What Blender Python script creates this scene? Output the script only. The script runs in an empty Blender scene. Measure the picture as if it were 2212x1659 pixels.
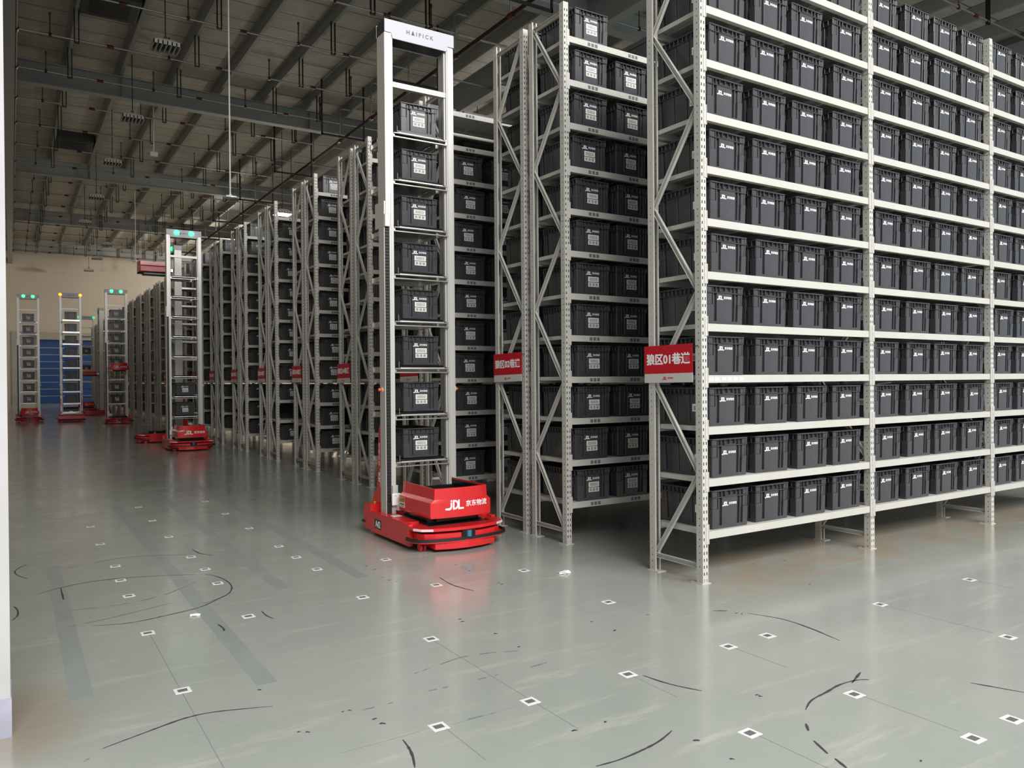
import bpy, bmesh, math, random
from mathutils import Vector, Matrix
random.seed(7)
S = bpy.context.scene
COL = S.collection
PI = math.pi

# ------------------------------------------------------------------ camera, sky, daylight, exposure
cam_d = bpy.data.cameras.new('camera')
cam = bpy.data.objects.new('camera', cam_d)
COL.objects.link(cam)
F = Vector((0.5404915452159635, 0.8413281070033838, -0.0059921545509784785))
Rr = Vector((0.8412950969107325, -0.5405238745854377, -0.007516709193988501))
U = Vector((0.009562921312082927, 0.000978452476471641, 0.999953795515938))
cam.matrix_world = Matrix(((Rr.x, U.x, -F.x, 0), (Rr.y, U.y, -F.y, 0), (Rr.z, U.z, -F.z, 1.5), (0, 0, 0, 1)))
cam_d.sensor_width = 36
cam_d.lens = 27.404
cam_d.clip_start = 0.05
cam_d.clip_end = 300
S.camera = cam

W = bpy.data.worlds.new('overcast_sky')
S.world = W
W.use_nodes = True
W.node_tree.nodes['Background'].inputs[0].default_value = (0.86, 0.93, 1.0, 1)
W.node_tree.nodes['Background'].inputs[1].default_value = 0.55

def area(name, loc, rot, sx, sy, power, color=(1, 1, 1), spread=PI):
    d = bpy.data.lights.new(name, 'AREA')
    d.shape = 'RECTANGLE'; d.size = sx; d.size_y = sy; d.energy = power; d.color = color; d.spread = spread
    o = bpy.data.objects.new(name, d); COL.objects.link(o)
    o.location = loc; o.rotation_euler = rot
    return o
# daylight that comes in through the wide open dock door behind the camera
area('dock_door_daylight', (4.3, -12.5, 12.8), (math.radians(52), 0, 0), 20, 8.0, 5900, (1.0, 0.985, 0.955))

S.view_settings.view_transform = 'Standard'
S.view_settings.look = 'None'
S.view_settings.gamma = 1.0
S.view_settings.use_curve_mapping = False
S.view_settings.exposure = 0.34
S.cycles.use_denoising = True
S.cycles.max_bounces = 7
S.cycles.diffuse_bounces = 4
S.cycles.glossy_bounces = 3
S.cycles.caustics_reflective = False
S.cycles.caustics_refractive = False
S.cycles.sample_clamp_indirect = 6

# ------------------------------------------------------------------ materials
def mat(name, col, rough=0.5, metal=0.0, noise=0.0, nscale=8.0, emit=None, es=0.0, coat=0.0, rough_var=0.0, bump=0.0, bscale=30.0):
    m = bpy.data.materials.new(name); m.use_nodes = True
    nt = m.node_tree; b = nt.nodes['Principled BSDF']
    b.inputs['Base Color'].default_value = (*col, 1)
    b.inputs['Roughness'].default_value = rough
    b.inputs['Metallic'].default_value = metal
    if coat: b.inputs['Coat Weight'].default_value = coat; b.inputs['Coat Roughness'].default_value = 0.12
    if emit:
        b.inputs['Emission Color'].default_value = (*emit, 1); b.inputs['Emission Strength'].default_value = es
    if noise or rough_var or bump:
        tc = nt.nodes.new('ShaderNodeTexCoord')
        n = nt.nodes.new('ShaderNodeTexNoise'); n.inputs['Scale'].default_value = nscale; n.inputs['Detail'].default_value = 4
        nt.links.new(tc.outputs['Object'], n.inputs['Vector'])
        if noise:
            r = nt.nodes.new('ShaderNodeValToRGB')
            r.color_ramp.elements[0].position = 0.3; r.color_ramp.elements[1].position = 0.7
            r.color_ramp.elements[0].color = (*[c * (1 - noise) for c in col], 1)
            r.color_ramp.elements[1].color = (*[min(1, c * (1 + noise)) for c in col], 1)
            nt.links.new(n.outputs['Fac'], r.inputs['Fac']); nt.links.new(r.outputs['Color'], b.inputs['Base Color'])
        if rough_var:
            mr = nt.nodes.new('ShaderNodeMapRange')
            mr.inputs['To Min'].default_value = max(0.02, rough - rough_var); mr.inputs['To Max'].default_value = rough + rough_var
            nt.links.new(n.outputs['Fac'], mr.inputs['Value']); nt.links.new(mr.outputs['Result'], b.inputs['Roughness'])
        if bump:
            n2 = nt.nodes.new('ShaderNodeTexNoise'); n2.inputs['Scale'].default_value = bscale; n2.inputs['Detail'].default_value = 3
            nt.links.new(tc.outputs['Object'], n2.inputs['Vector'])
            bp = nt.nodes.new('ShaderNodeBump'); bp.inputs['Strength'].default_value = bump; bp.inputs['Distance'].default_value = 0.02
            nt.links.new(n2.outputs['Fac'], bp.inputs['Height']); nt.links.new(bp.outputs['Normal'], b.inputs['Normal'])
    return m

M = {}
M['rack'] = mat('rack_white_paint', (0.475, 0.46, 0.42), 0.38, noise=0.04, nscale=3)
M['zinc'] = mat('galvanised_panel', (0.50, 0.49, 0.45), 0.45, metal=0.3, noise=0.08, nscale=6)
M['tote'] = mat('dark_grey_plastic', (0.047, 0.048, 0.052), 0.29, noise=0.12, nscale=9, bump=0.05, bscale=300)
M['ink'] = mat('white_print', (0.82, 0.83, 0.85), 0.5)
M['paper'] = mat('paper_label', (0.72, 0.71, 0.68), 0.5)
M['paperdark'] = mat('grey_print', (0.13, 0.13, 0.14), 0.6)
M['barcode'] = mat('barcode_grey', (0.30, 0.29, 0.27), 0.6)
M['red'] = mat('red_paint', (0.62, 0.018, 0.022), 0.28, noise=0.05, nscale=4, coat=0.3)
M['signred'] = mat('sign_red', (0.48, 0.0, 0.012), 0.4)
M['signwhite'] = mat('sign_white', (0.54, 0.515, 0.49), 0.45)
M['black'] = mat('black_rubber', (0.012, 0.012, 0.013), 0.45)
M['blackgloss'] = mat('black_plastic', (0.01, 0.01, 0.011), 0.2)
M['alu'] = mat('aluminium_profile', (0.58, 0.565, 0.535), 0.38, metal=0.3)
M['white'] = mat('white_plastic', (0.80, 0.80, 0.80), 0.35)
M['header'] = mat('lavender_white_panel', (0.43, 0.42, 0.475), 0.4)
M['chrome'] = mat('polished_roller', (0.80, 0.78, 0.75), 0.28, metal=0.7)
M['steel'] = mat('bright_steel', (0.62, 0.60, 0.56), 0.3, metal=0.8)
M['pipe'] = mat('galvanised_pipe', (0.34, 0.33, 0.31), 0.4, metal=0.6)
M['pipered'] = mat('red_pipe_paint', (0.045, 0.012, 0.010), 0.85)
M['couple'] = mat('red_coupling', (0.10, 0.007, 0.006), 0.45)
M['rust'] = mat('dull_brown_steel', (0.10, 0.075, 0.06), 0.6)
M['hanger'] = mat('black_hanger', (0.010, 0.010, 0.011), 0.6)
M['girder'] = mat('grey_green_steel', (0.34, 0.365, 0.355), 0.55, noise=0.06, nscale=1.5)
M['purlin'] = mat('grey_purlin', (0.30, 0.315, 0.295), 0.6, noise=0.06, nscale=1)
M['vent'] = mat('dark_vent', (0.05, 0.055, 0.055), 0.6)
M['wall'] = mat('off_white_wall', (0.62, 0.56, 0.48), 0.8, noise=0.03, nscale=0.4)
M['wallw'] = mat('white_wall_paint', (0.44, 0.43, 0.43), 0.7, noise=0.07, nscale=2.2)
M['skirt'] = mat('blue_grey_baseboard', (0.33, 0.33, 0.40), 0.6, noise=0.12, nscale=6)
M['dark'] = mat('painted_hall_shade', (0.05, 0.05, 0.05), 0.8)  # right wall: near-black colour stands for the unlit depth behind the rack gaps
M['door'] = mat('blue_shutter', (0.012, 0.075, 0.28), 0.45)
M['doorhi'] = mat('shutter_rail', (0.40, 0.42, 0.42), 0.4, metal=0.3)
M['housing'] = mat('shutter_housing', (0.42, 0.40, 0.35), 0.6)
M['green'] = mat('green_lamp', (0.0, 0.5, 0.1), 0.3, emit=(0.0, 1.0, 0.12), es=2.2)
M['greencore'] = mat('green_lamp_core', (0.2, 0.9, 0.7), 0.3, emit=(0.06, 1.0, 0.30), es=2.0)
M['orange'] = mat('orange_lamp', (0.9, 0.3, 0.02), 0.3, emit=(1.0, 0.22, 0.01), es=3)
M['button'] = mat('orange_button', (0.75, 0.10, 0.03), 0.4)
M['yellow'] = mat('yellow_sticker', (0.65, 0.34, 0.03), 0.5)
M['clear'] = mat('frosted_light_strip', (0.80, 0.60, 0.66), 0.25)
M['lidar'] = mat('blue_lidar_glass', (0.05, 0.16, 0.24), 0.12)
M['lampw'] = mat('lamp_white', (0.85, 0.85, 0.82), 0.4)
M['lamplit'] = mat('lit_lamp', (1, 1, 1), 0.4, emit=(1.0, 0.93, 0.80), es=14)
M['bluelight'] = mat('blue_led', (0.1, 0.1, 0.9), 0.3, emit=(0.1, 0.15, 1.0), es=6)
M['scuff'] = mat('tyre_rubber_mark', (0.055, 0.05, 0.047), 0.5)
M['scuff2'] = mat('faint_tyre_mark', (0.19, 0.19, 0.175), 0.4)
M['line'] = mat('pencil_line', (0.21, 0.22, 0.20), 0.5)
M['patch'] = mat('repainted_floor_strip', (0.275, 0.30, 0.283), 0.24, noise=0.06, nscale=3)

def floor_material():
    m = bpy.data.materials.new('green_grey_epoxy'); m.use_nodes = True
    nt = m.node_tree; L = nt.links; b = nt.nodes['Principled BSDF']
    tc = nt.nodes.new('ShaderNodeTexCoord')
    def noise(scale, det=5, rough=0.6, vec=None):
        n = nt.nodes.new('ShaderNodeTexNoise'); n.inputs['Scale'].default_value = scale; n.inputs['Detail'].default_value = det; n.inputs['Roughness'].default_value = rough
        L.new(vec or tc.outputs['Object'], n.inputs['Vector']); return n.outputs['Fac']
    def ramp(fac, p0, p1, c0, c1):
        r = nt.nodes.new('ShaderNodeValToRGB'); e = r.color_ramp.elements
        e[0].position = p0; e[1].position = p1; e[0].color = (*c0, 1); e[1].color = (*c1, 1)
        L.new(fac, r.inputs['Fac']); return r.outputs['Color']
    def mix(fac, a, c, mode='MIX'):
        x = nt.nodes.new('ShaderNodeMix'); x.data_type = 'RGBA'; x.blend_type = mode
        if isinstance(fac, float): x.inputs['Factor'].default_value = fac
        else: L.new(fac, x.inputs['Factor'])
        L.new(a, x.inputs['A']); L.new(c, x.inputs['B']); return x.outputs['Result']
    def val(col):
        r = nt.nodes.new('ShaderNodeRGB'); r.outputs[0].default_value = (*col, 1); return r.outputs[0]
    base = ramp(noise(0.55), 0.35, 0.68, (0.325, 0.347, 0.315), (0.385, 0.402, 0.362))
    mp = nt.nodes.new('ShaderNodeMapping'); mp.inputs['Scale'].default_value = (0.5, 3.2, 1); mp.inputs['Rotation'].default_value = (0, 0, 0.5)
    L.new(tc.outputs['Object'], mp.inputs['Vector'])
    pale = ramp(noise(2.2, 6, 0.72, mp.outputs['Vector']), 0.55, 0.72, (0, 0, 0), (1, 1, 1))
    c1 = mix(pale, base, val((0.45, 0.455, 0.40)))
    # brown tint, broken up by noise, around and under the nearest rack
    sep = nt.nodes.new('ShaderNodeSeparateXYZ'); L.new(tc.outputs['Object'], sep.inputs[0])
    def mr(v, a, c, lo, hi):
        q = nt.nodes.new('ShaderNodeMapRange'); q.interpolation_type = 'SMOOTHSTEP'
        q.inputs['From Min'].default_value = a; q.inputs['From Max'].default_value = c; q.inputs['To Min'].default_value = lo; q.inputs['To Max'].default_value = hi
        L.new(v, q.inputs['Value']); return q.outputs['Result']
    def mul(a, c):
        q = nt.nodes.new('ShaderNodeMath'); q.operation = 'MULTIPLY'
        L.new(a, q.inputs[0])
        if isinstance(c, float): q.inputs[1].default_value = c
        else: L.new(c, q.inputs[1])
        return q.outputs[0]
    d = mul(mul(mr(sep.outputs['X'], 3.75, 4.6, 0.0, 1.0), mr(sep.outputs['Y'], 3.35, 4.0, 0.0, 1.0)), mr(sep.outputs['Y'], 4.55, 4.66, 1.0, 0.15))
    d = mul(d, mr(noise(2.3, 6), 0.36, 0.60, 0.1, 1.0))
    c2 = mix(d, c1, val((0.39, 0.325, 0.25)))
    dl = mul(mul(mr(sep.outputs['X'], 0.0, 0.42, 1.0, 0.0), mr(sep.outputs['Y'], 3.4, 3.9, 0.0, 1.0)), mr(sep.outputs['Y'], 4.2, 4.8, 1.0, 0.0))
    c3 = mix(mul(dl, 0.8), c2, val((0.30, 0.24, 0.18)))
    spots = ramp(noise(26, 2), 0.70, 0.76, (0, 0, 0), (1, 1, 1))
    c4 = mix(mul(spots, 0.0), c3, val((0.1, 0.1, 0.1)))
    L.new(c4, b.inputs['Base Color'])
    L.new(mr(noise(1.7, 6), 0.3, 0.75, 0.13, 0.27), b.inputs['Roughness'])
    b.inputs['Specular IOR Level'].default_value = 0.6
    b.inputs['Coat Weight'].default_value = 0.4; b.inputs['Coat Roughness'].default_value = 0.19
    bp = nt.nodes.new('ShaderNodeBump'); bp.inputs['Strength'].default_value = 0.04; bp.inputs['Distance'].default_value = 0.02
    L.new(noise(5.5, 4), bp.inputs['Height']); L.new(bp.outputs['Normal'], b.inputs['Normal'])
    return m
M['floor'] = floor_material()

def roof_material():
    m = bpy.data.materials.new('foil_roof_lining'); m.use_nodes = True
    nt = m.node_tree; L = nt.links; b = nt.nodes['Principled BSDF']; b.inputs['Roughness'].default_value = 0.62
    tc = nt.nodes.new('ShaderNodeTexCoord')
    mp = nt.nodes.new('ShaderNodeMapping'); mp.inputs['Scale'].default_value = (0.8, 1.6, 1); L.new(tc.outputs['Object'], mp.inputs['Vector'])
    n = nt.nodes.new('ShaderNodeTexNoise'); n.inputs['Scale'].default_value = 2.4; n.inputs['Detail'].default_value = 6; n.inputs['Distortion'].default_value = 1.1
    L.new(mp.outputs['Vector'], n.inputs['Vector'])
    r = nt.nodes.new('ShaderNodeValToRGB'); e = r.color_ramp.elements
    e[0].position = 0.3; e[1].position = 0.75; e[0].color = (0.49, 0.465, 0.42, 1); e[1].color = (0.64, 0.61, 0.55, 1)
    L.new(n.outputs['Fac'], r.inputs['Fac'])
    br = nt.nodes.new('ShaderNodeTexBrick'); br.inputs['Scale'].default_value = 1.0
    br.inputs['Brick Width'].default_value = 40; br.inputs['Row Height'].default_value = 1.0; br.inputs['Mortar Size'].default_value = 0.028; br.inputs['Mortar Smooth'].default_value = 0.4
    br.inputs['Color1'].default_value = (1, 1, 1, 1); br.inputs['Color2'].default_value = (0.9, 0.9, 0.9, 1); br.inputs['Mortar'].default_value = (0.35, 0.33, 0.3, 1)
    L.new(tc.outputs['Object'], br.inputs['Vector'])
    x = nt.nodes.new('ShaderNodeMix'); x.data_type = 'RGBA'; x.blend_type = 'MULTIPLY'; x.inputs['Factor'].default_value = 1
    L.new(r.outputs['Color'], x.inputs['A']); L.new(br.outputs['Color'], x.inputs['B']); L.new(x.outputs['Result'], b.inputs['Base Color'])
    bp = nt.nodes.new('ShaderNodeBump'); bp.inputs['Strength'].default_value = 0.25; bp.inputs['Distance'].default_value = 0.06
    L.new(n.outputs['Fac'], bp.inputs['Height']); L.new(bp.outputs['Normal'], b.inputs['Normal'])
    return m
M['roof'] = roof_material()

# ------------------------------------------------------------------ mesh helpers
class MB:
    def __init__(s): s.v = []; s.f = []
    def add(s, vs, fs):
        n = len(s.v); s.v += [tuple(p) for p in vs]; s.f += [tuple(i + n for i in f) for f in fs]
    def box(s, x0, x1, y0, y1, z0, z1):
        s.add([(x0, y0, z0), (x1, y0, z0), (x1, y1, z0), (x0, y1, z0), (x0, y0, z1), (x1, y0, z1), (x1, y1, z1), (x0, y1, z1)],
              [(0, 3, 2, 1), (4, 5, 6, 7), (0, 1, 5, 4), (1, 2, 6, 5), (2, 3, 7, 6), (3, 0, 4, 7)]); return s
    def prism(s, poly, axis, a, b):
        # poly: 2-D outline, swept from a to b along axis (0 x: poly is (y,z); 1 y: (x,z); 2 z: (x,y))
        def P(p, t): return (t, p[0], p[1]) if axis == 0 else (p[0], t, p[1]) if axis == 1 else (p[0], p[1], t)
        n = len(poly); vs = [P(p, a) for p in poly] + [P(p, b) for p in poly]
        fs = [tuple(range(n))[::-1], tuple(range(n, 2 * n))] + [(i, (i + 1) % n, n + (i + 1) % n, n + i) for i in range(n)]
        s.add(vs, fs); return s
    def bar(s, p, q, w, h, up=(1, 0, 0)):
        p = Vector(p); q = Vector(q); d = (q - p).normalized(); a = Vector(up); a = (a - d * a.dot(d)).normalized(); c = d.cross(a)
        vs = [t + a * i * w / 2 + c * j * h / 2 for t in (p, q) for i, j in ((-1, -1), (1, -1), (1, 1), (-1, 1))]
        s.add(vs, [(0, 1, 2, 3), (7, 6, 5, 4)] + [(i, 4 + i, 4 + (i + 1) % 4, (i + 1) % 4) for i in range(4)]); return s
    def tube(s, pts, r, n=10):
        pts = [Vector(p) for p in pts]
        for p, q in zip(pts, pts[1:]):
            d = (q - p).normalized(); a = d.orthogonal().normalized(); c = d.cross(a)
            vs = [t + (a * math.cos(2 * PI * k / n) + c * math.sin(2 * PI * k / n)) * r for t in (p, q) for k in range(n)]
            s.add(vs, [tuple(range(n))[::-1], tuple(range(n, 2 * n))] + [(k, (k + 1) % n, n + (k + 1) % n, n + k) for k in range(n)])
        return s
    def disc(s, c, axis, r, t, n=20):
        p = Vector(c); d = Vector(axis) * t / 2; return s.tube([p - d, p + d], r, n)
    def dome(s, c, axis, r, n=14, m=4, flat=1.0):
        c = Vector(c); d = Vector(axis).normalized(); a = d.orthogonal().normalized(); e = d.cross(a)
        vs = []
        for j in range(m):
            th = PI / 2 * j / m
            vs += [c + (a * math.cos(2 * PI * k / n) + e * math.sin(2 * PI * k / n)) * r * math.cos(th) + d * r * flat * math.sin(th) for k in range(n)]
        vs.append(c + d * r * flat)
        fs = [(j * n + k, j * n + (k + 1) % n, (j + 1) * n + (k + 1) % n, (j + 1) * n + k) for j in range(m - 1) for k in range(n)]
        fs += [((m - 1) * n + k, (m - 1) * n + (k + 1) % n, m * n) for k in range(n)] + [tuple(range(n))[::-1]]
        s.add(vs, fs); return s
    def mesh(s, me, mtx): s.add([mtx @ v.co for v in me.vertices], [tuple(p.vertices) for p in me.polygons]); return s
    def data(s, name, m, bevel=0.0, smooth=False, seg=1):
        me = bpy.data.meshes.new(name); me.from_pydata(s.v, [], s.f)
        bm = bmesh.new(); bm.from_mesh(me); bmesh.ops.recalc_face_normals(bm, faces=bm.faces)
        if bevel: bmesh.ops.bevel(bm, geom=[e for e in bm.edges if e.is_manifold and e.calc_face_angle(0) > 0.5], offset=bevel, segments=seg, affect='EDGES', clamp_overlap=True)
        bm.to_mesh(me); bm.free()
        if smooth:
            for p in me.polygons: p.use_smooth = True
            me.set_sharp_from_angle(angle=math.radians(35))
        me.materials.append(m if not isinstance(m, str) else M[m]); return me
    def build(s, name, m, parent=None, loc=(0, 0, 0), rot=(0, 0, 0), **k):
        return put(name, s.data(name, m, **k), parent, loc, rot)

def put(name, me, parent=None, loc=(0, 0, 0), rot=(0, 0, 0)):
    o = bpy.data.objects.new(name, me); COL.objects.link(o)
    if parent: o.parent = parent
    o.location = loc; o.rotation_euler = rot; return o
def tag(o, label, cat, group=None, kind=None):
    if label: o['label'] = label
    if cat: o['category'] = cat
    if group: o['group'] = group
    if kind: o['kind'] = kind
    return o
def thing(name, label, cat, loc=(0, 0, 0), rz=0, group=None):
    o = bpy.data.objects.new(name, None); COL.objects.link(o); o.location = loc; o.rotation_euler = (0, 0, rz); o.empty_display_size = 0.1
    return tag(o, label, cat, group)
def struct(name, mb, m, parent=None, **k):
    o = mb.build(name, m, parent, **k)
    if not parent: o['kind'] = 'structure'
    return o
def text_mesh(s, size, bold=0.0, sx=1.0, ext=0.0006, res=3):
    cu = bpy.data.curves.new('t', 'FONT'); cu.body = s; cu.size = size; cu.offset = bold; cu.extrude = ext; cu.resolution_u = res
    cu.align_x = 'CENTER'; cu.align_y = 'CENTER'
    o = bpy.data.objects.new('t', cu); COL.objects.link(o); bpy.context.view_layer.update()
    me = bpy.data.meshes.new_from_object(o.evaluated_get(bpy.context.evaluated_depsgraph_get()))
    bpy.data.objects.remove(o)
    xs = [v.co.x for v in me.vertices]; c = (min(xs) + max(xs)) / 2
    ys = [v.co.y for v in me.vertices]; d = (min(ys) + max(ys)) / 2
    for v in me.vertices: v.co.x = (v.co.x - c) * sx; v.co.y -= d
    return me
FRONT = Matrix.Rotation(PI / 2, 4, 'X')                                   # lettering on a face that looks to -y
LEFT = Matrix.Rotation(-PI / 2, 4, 'Z') @ Matrix.Rotation(PI / 2, 4, 'X')  # lettering on a face that looks to -x
def T(x, y, z): return Matrix.Translation((x, y, z))

# lettering of the logo: three joined capitals with feet, then four characters
def arc(cx, cy, rx, ry, a0, a1, n=7): return [(cx + rx * math.cos(math.radians(a0 + (a1 - a0) * i / n)), cy + ry * math.sin(math.radians(a0 + (a1 - a0) * i / n))) for i in range(n + 1)]
def logo_parts():
    j = [(0.50, 0.74), (0.50, 0.40)] + arc(0.30, 0.40, 0.20, 0.22, 0, -90, 4) + [(0.0, 0.18), (-0.12, 0.10), (-0.06, 0.0), (0.30, -0.04)] + arc(0.34, 0.34, 0.34, 0.38, -80, 0, 5) + [(0.68, 0.74)]
    dot = [(0.50, 0.82), (0.68, 0.82), (0.68, 1.0), (0.50, 1.0)]
    out = arc(0.98, 0.5, 0.46, 0.5, 90, -90, 9); inn = arc(0.98, 0.5, 0.27, 0.31, -90, 90, 9)
    quads = [[(0.76, 1.0), (0.76, 0.0), (0.94, 0.0), (0.94, 1.0)], [(0.94, 1.0), (0.94, 0.81), (0.98, 0.81), (0.98, 1.0)], [(0.94, 0.19), (0.94, 0.0), (0.98, 0.0), (0.98, 0.19)]]
    inn = inn[::-1]
    for i in range(9): quads.append([out[i], out[i + 1], inn[i + 1], inn[i]])
    l = [[(1.36, 1.0), (1.36, 0.30), (1.54, 0.19), (1.54, 1.0)], [(1.36, 0.30), (1.36, 0.0), (2.02, 0.0), (2.04, 0.19), (1.54, 0.19)]]
    return [j, dot] + quads + l
CN = text_mesh('京东物流', 0.66, 0.012)
def logo_mesh(h, thick=0.001):
    # flat lettering in the x-y plane, centred, height h of the capitals
    mb = MB()
    for p in logo_parts(): mb.prism([((x - 2.45) * h, (y - 0.5) * h) for x, y in p], 2, 0, thick)
    me = CN; xs = [v.co.x for v in me.vertices]; w = max(xs) - min(xs)
    k = 2.68 * h / w
    mb.mesh(me, T((2.28 + 1.34 - 2.45) * h, 0.03 * h, thick / 2) @ Matrix.Diagonal((k, k, 0.5, 1)))
    return mb.data('logo', M['ink'])
LOGO1 = logo_mesh(1.0, 0.02)
def logo_on(mtx, h, name, m, parent):
    mb = MB(); mb.mesh(LOGO1, mtx @ Matrix.Diagonal((h, h, 0.04, 1))); return mb.build(name, m, parent)

ORD = ['first', 'second', 'third', 'fourth', 'fifth', 'sixth', 'seventh', 'eighth', 'ninth', 'tenth', 'eleventh', 'twelfth', 'thirteenth', 'fourteenth', 'fifteenth', 'sixteenth', 'seventeenth', 'eighteenth', 'nineteenth', 'twentieth', 'twenty-first', 'twenty-second', 'twenty-third', 'twenty-fourth']

# ------------------------------------------------------------------ layout measured from the place (metres)
X0, Y0 = 4.204, 4.003                 # front corner of the nearest rack
DEP, GAP, BAY, TOP, PER, P1 = 0.557, 0.096, 2.053, 4.897, 2.281, 1.6445
LV = [0.380, 0.762, 1.142, 1.521, 1.898, 2.278, 2.665, 3.047, 3.432, 3.822, 4.212, 4.605]
BH = 0.058
def pair_y(k): return Y0 + P1 + (k - 1) * PER
NPAIR = 22
YB = 65.9                             # far wall
ZC = 11.42                            # underside of the roof sheets

# ------------------------------------------------------------------ setting
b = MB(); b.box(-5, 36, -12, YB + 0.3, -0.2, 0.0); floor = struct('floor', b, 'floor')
b = MB(); b.box(-5, 36, -1, YB + 0.3, ZC, ZC + 0.15); struct('ceiling', b, 'roof')
b = MB(); b.box(-5, 36, YB, YB + 0.3, 0, ZC)
wb = struct('wall_back', b, 'wall')
b = MB(); b.box(-0.9, -0.6, 4.15, YB, 0, ZC); struct('wall_left', b, 'wall')
b = MB(); b.box(36, 36.3, -1, YB, 0, ZC); struct('wall_right', b, 'dark')
b = MB(); b.box(-5, -0.015, 3.93, 4.17, 0.165, ZC); struct('wall_front', b, 'wallw')
b = MB(); b.box(-5, -0.011, 3.926, 4.174, 0, 0.165); struct('baseboard_front', b, 'skirt')

# shutter door in the far wall
b = MB(); b.box(1.75, 6.6, YB - 0.10, YB - 0.002, 0, 4.62)
dr = struct('door_1', b, 'door')
b = MB()
for i in range(1, 9): b.box(1.75, 6.6, YB - 0.115, YB - 0.10, i * 0.5 + 0.02, i * 0.5 + 0.06)
b.build('shutter_rail', 'doorhi', dr)
b = MB(); b.box(1.60, 1.75, YB - 0.16, YB - 0.002, 0, 4.62); b.box(6.6, 6.75, YB - 0.16, YB - 0.002, 0, 4.62); b.build('door_frame', 'wallw', dr)
b = MB(); b.box(1.55, 6.8, YB - 0.45, YB - 0.002, 4.62, 5.15); b.build('shutter_housing', 'housing', dr)
b = MB(); b.box(0.05, 1.3, YB - 0.09, YB - 0.002, 0, 5.2); struct('door_2', b, 'wallw')

# roof steel
for i, y in enumerate((3.8, 15.5, 27.25, 38.95, 50.6, 62.2)):
    b = MB(); b.box(-0.6, 36, y - 0.15, y + 0.15, 10.40, 10.43); b.box(-0.6, 36, y - 0.008, y + 0.008, 10.43, 11.06); b.box(-0.6, 36, y - 0.12, y + 0.12, 11.05, 11.075)
    for x in range(3, 36, 6): b.box(x - 0.006, x + 0.006, y - 0.12, y + 0.12, 10.43, 11.05)
    struct('trim_%d' % (i + 1), b, 'girder')
n = 7
for i in range(-0, 24):
    x = 1.46 * i + 0.02
    b = MB(); b.box(x - 0.004, x + 0.004, -1, YB, 11.08, 11.40); b.box(x, x + 0.09, -1, YB, 11.08, 11.09); b.box(x - 0.09, x, -1, YB, 11.39, 11.40)
    struct('trim_%d' % n, b, 'purlin'); n += 1
for x, z0, z1 in ((0.02, 10.0, 10.38), (12.3, 10.1, 11.0), (24.4, 10.1, 11.0)):
    b = MB(); b.box(x - 0.14, x + 0.14, -1, YB, z0, z0 + 0.02); b.box(x - 0.01, x + 0.01, -1, YB, z0 + 0.02, z1); b.box(x - 0.12, x + 0.12, -1, YB, z1, z1 + 0.02)
    struct('trim_%d' % n, b, 'girder'); n += 1

# floor markings that belong to the floor itself
def ribbon(mb, pts, w, z=0.0008, dash=None):
    pts = [Vector((*p, 0)) for p in pts]
    fine = []
    for i in range(len(pts) - 1):
        p0 = pts[max(0, i - 1)]; p1 = pts[i]; p2 = pts[i + 1]; p3 = pts[min(len(pts) - 1, i + 2)]
        for k in range(5):
            t = k / 5
            fine.append(0.5 * ((2 * p1) + (-p0 + p2) * t + (2 * p0 - 5 * p1 + 4 * p2 - p3) * t * t + (-p0 + 3 * p1 - 3 * p2 + p3) * t ** 3))
    fine.append(pts[-1]); m = len(fine); vs = []
    for i, p in enumerate(fine):
        d = (fine[min(m - 1, i + 1)] - fine[max(0, i - 1)]).normalized(); c = Vector((-d.y, d.x, 0))
        ww = w * (0.35 + 0.65 * math.sin(PI * min(1, max(0, (i + 0.5) / m)))) * random.uniform(0.6, 1.2) / 2
        vs += [(p.x + c.x * ww, p.y + c.y * ww, z), (p.x - c.x * ww, p.y - c.y * ww, z)]
    fs = [(2 * i, 2 * i + 1, 2 * i + 3, 2 * i + 2) for i in range(m - 1) if not (dash and random.random() < dash)]
    mb.add(vs, fs)
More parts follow.
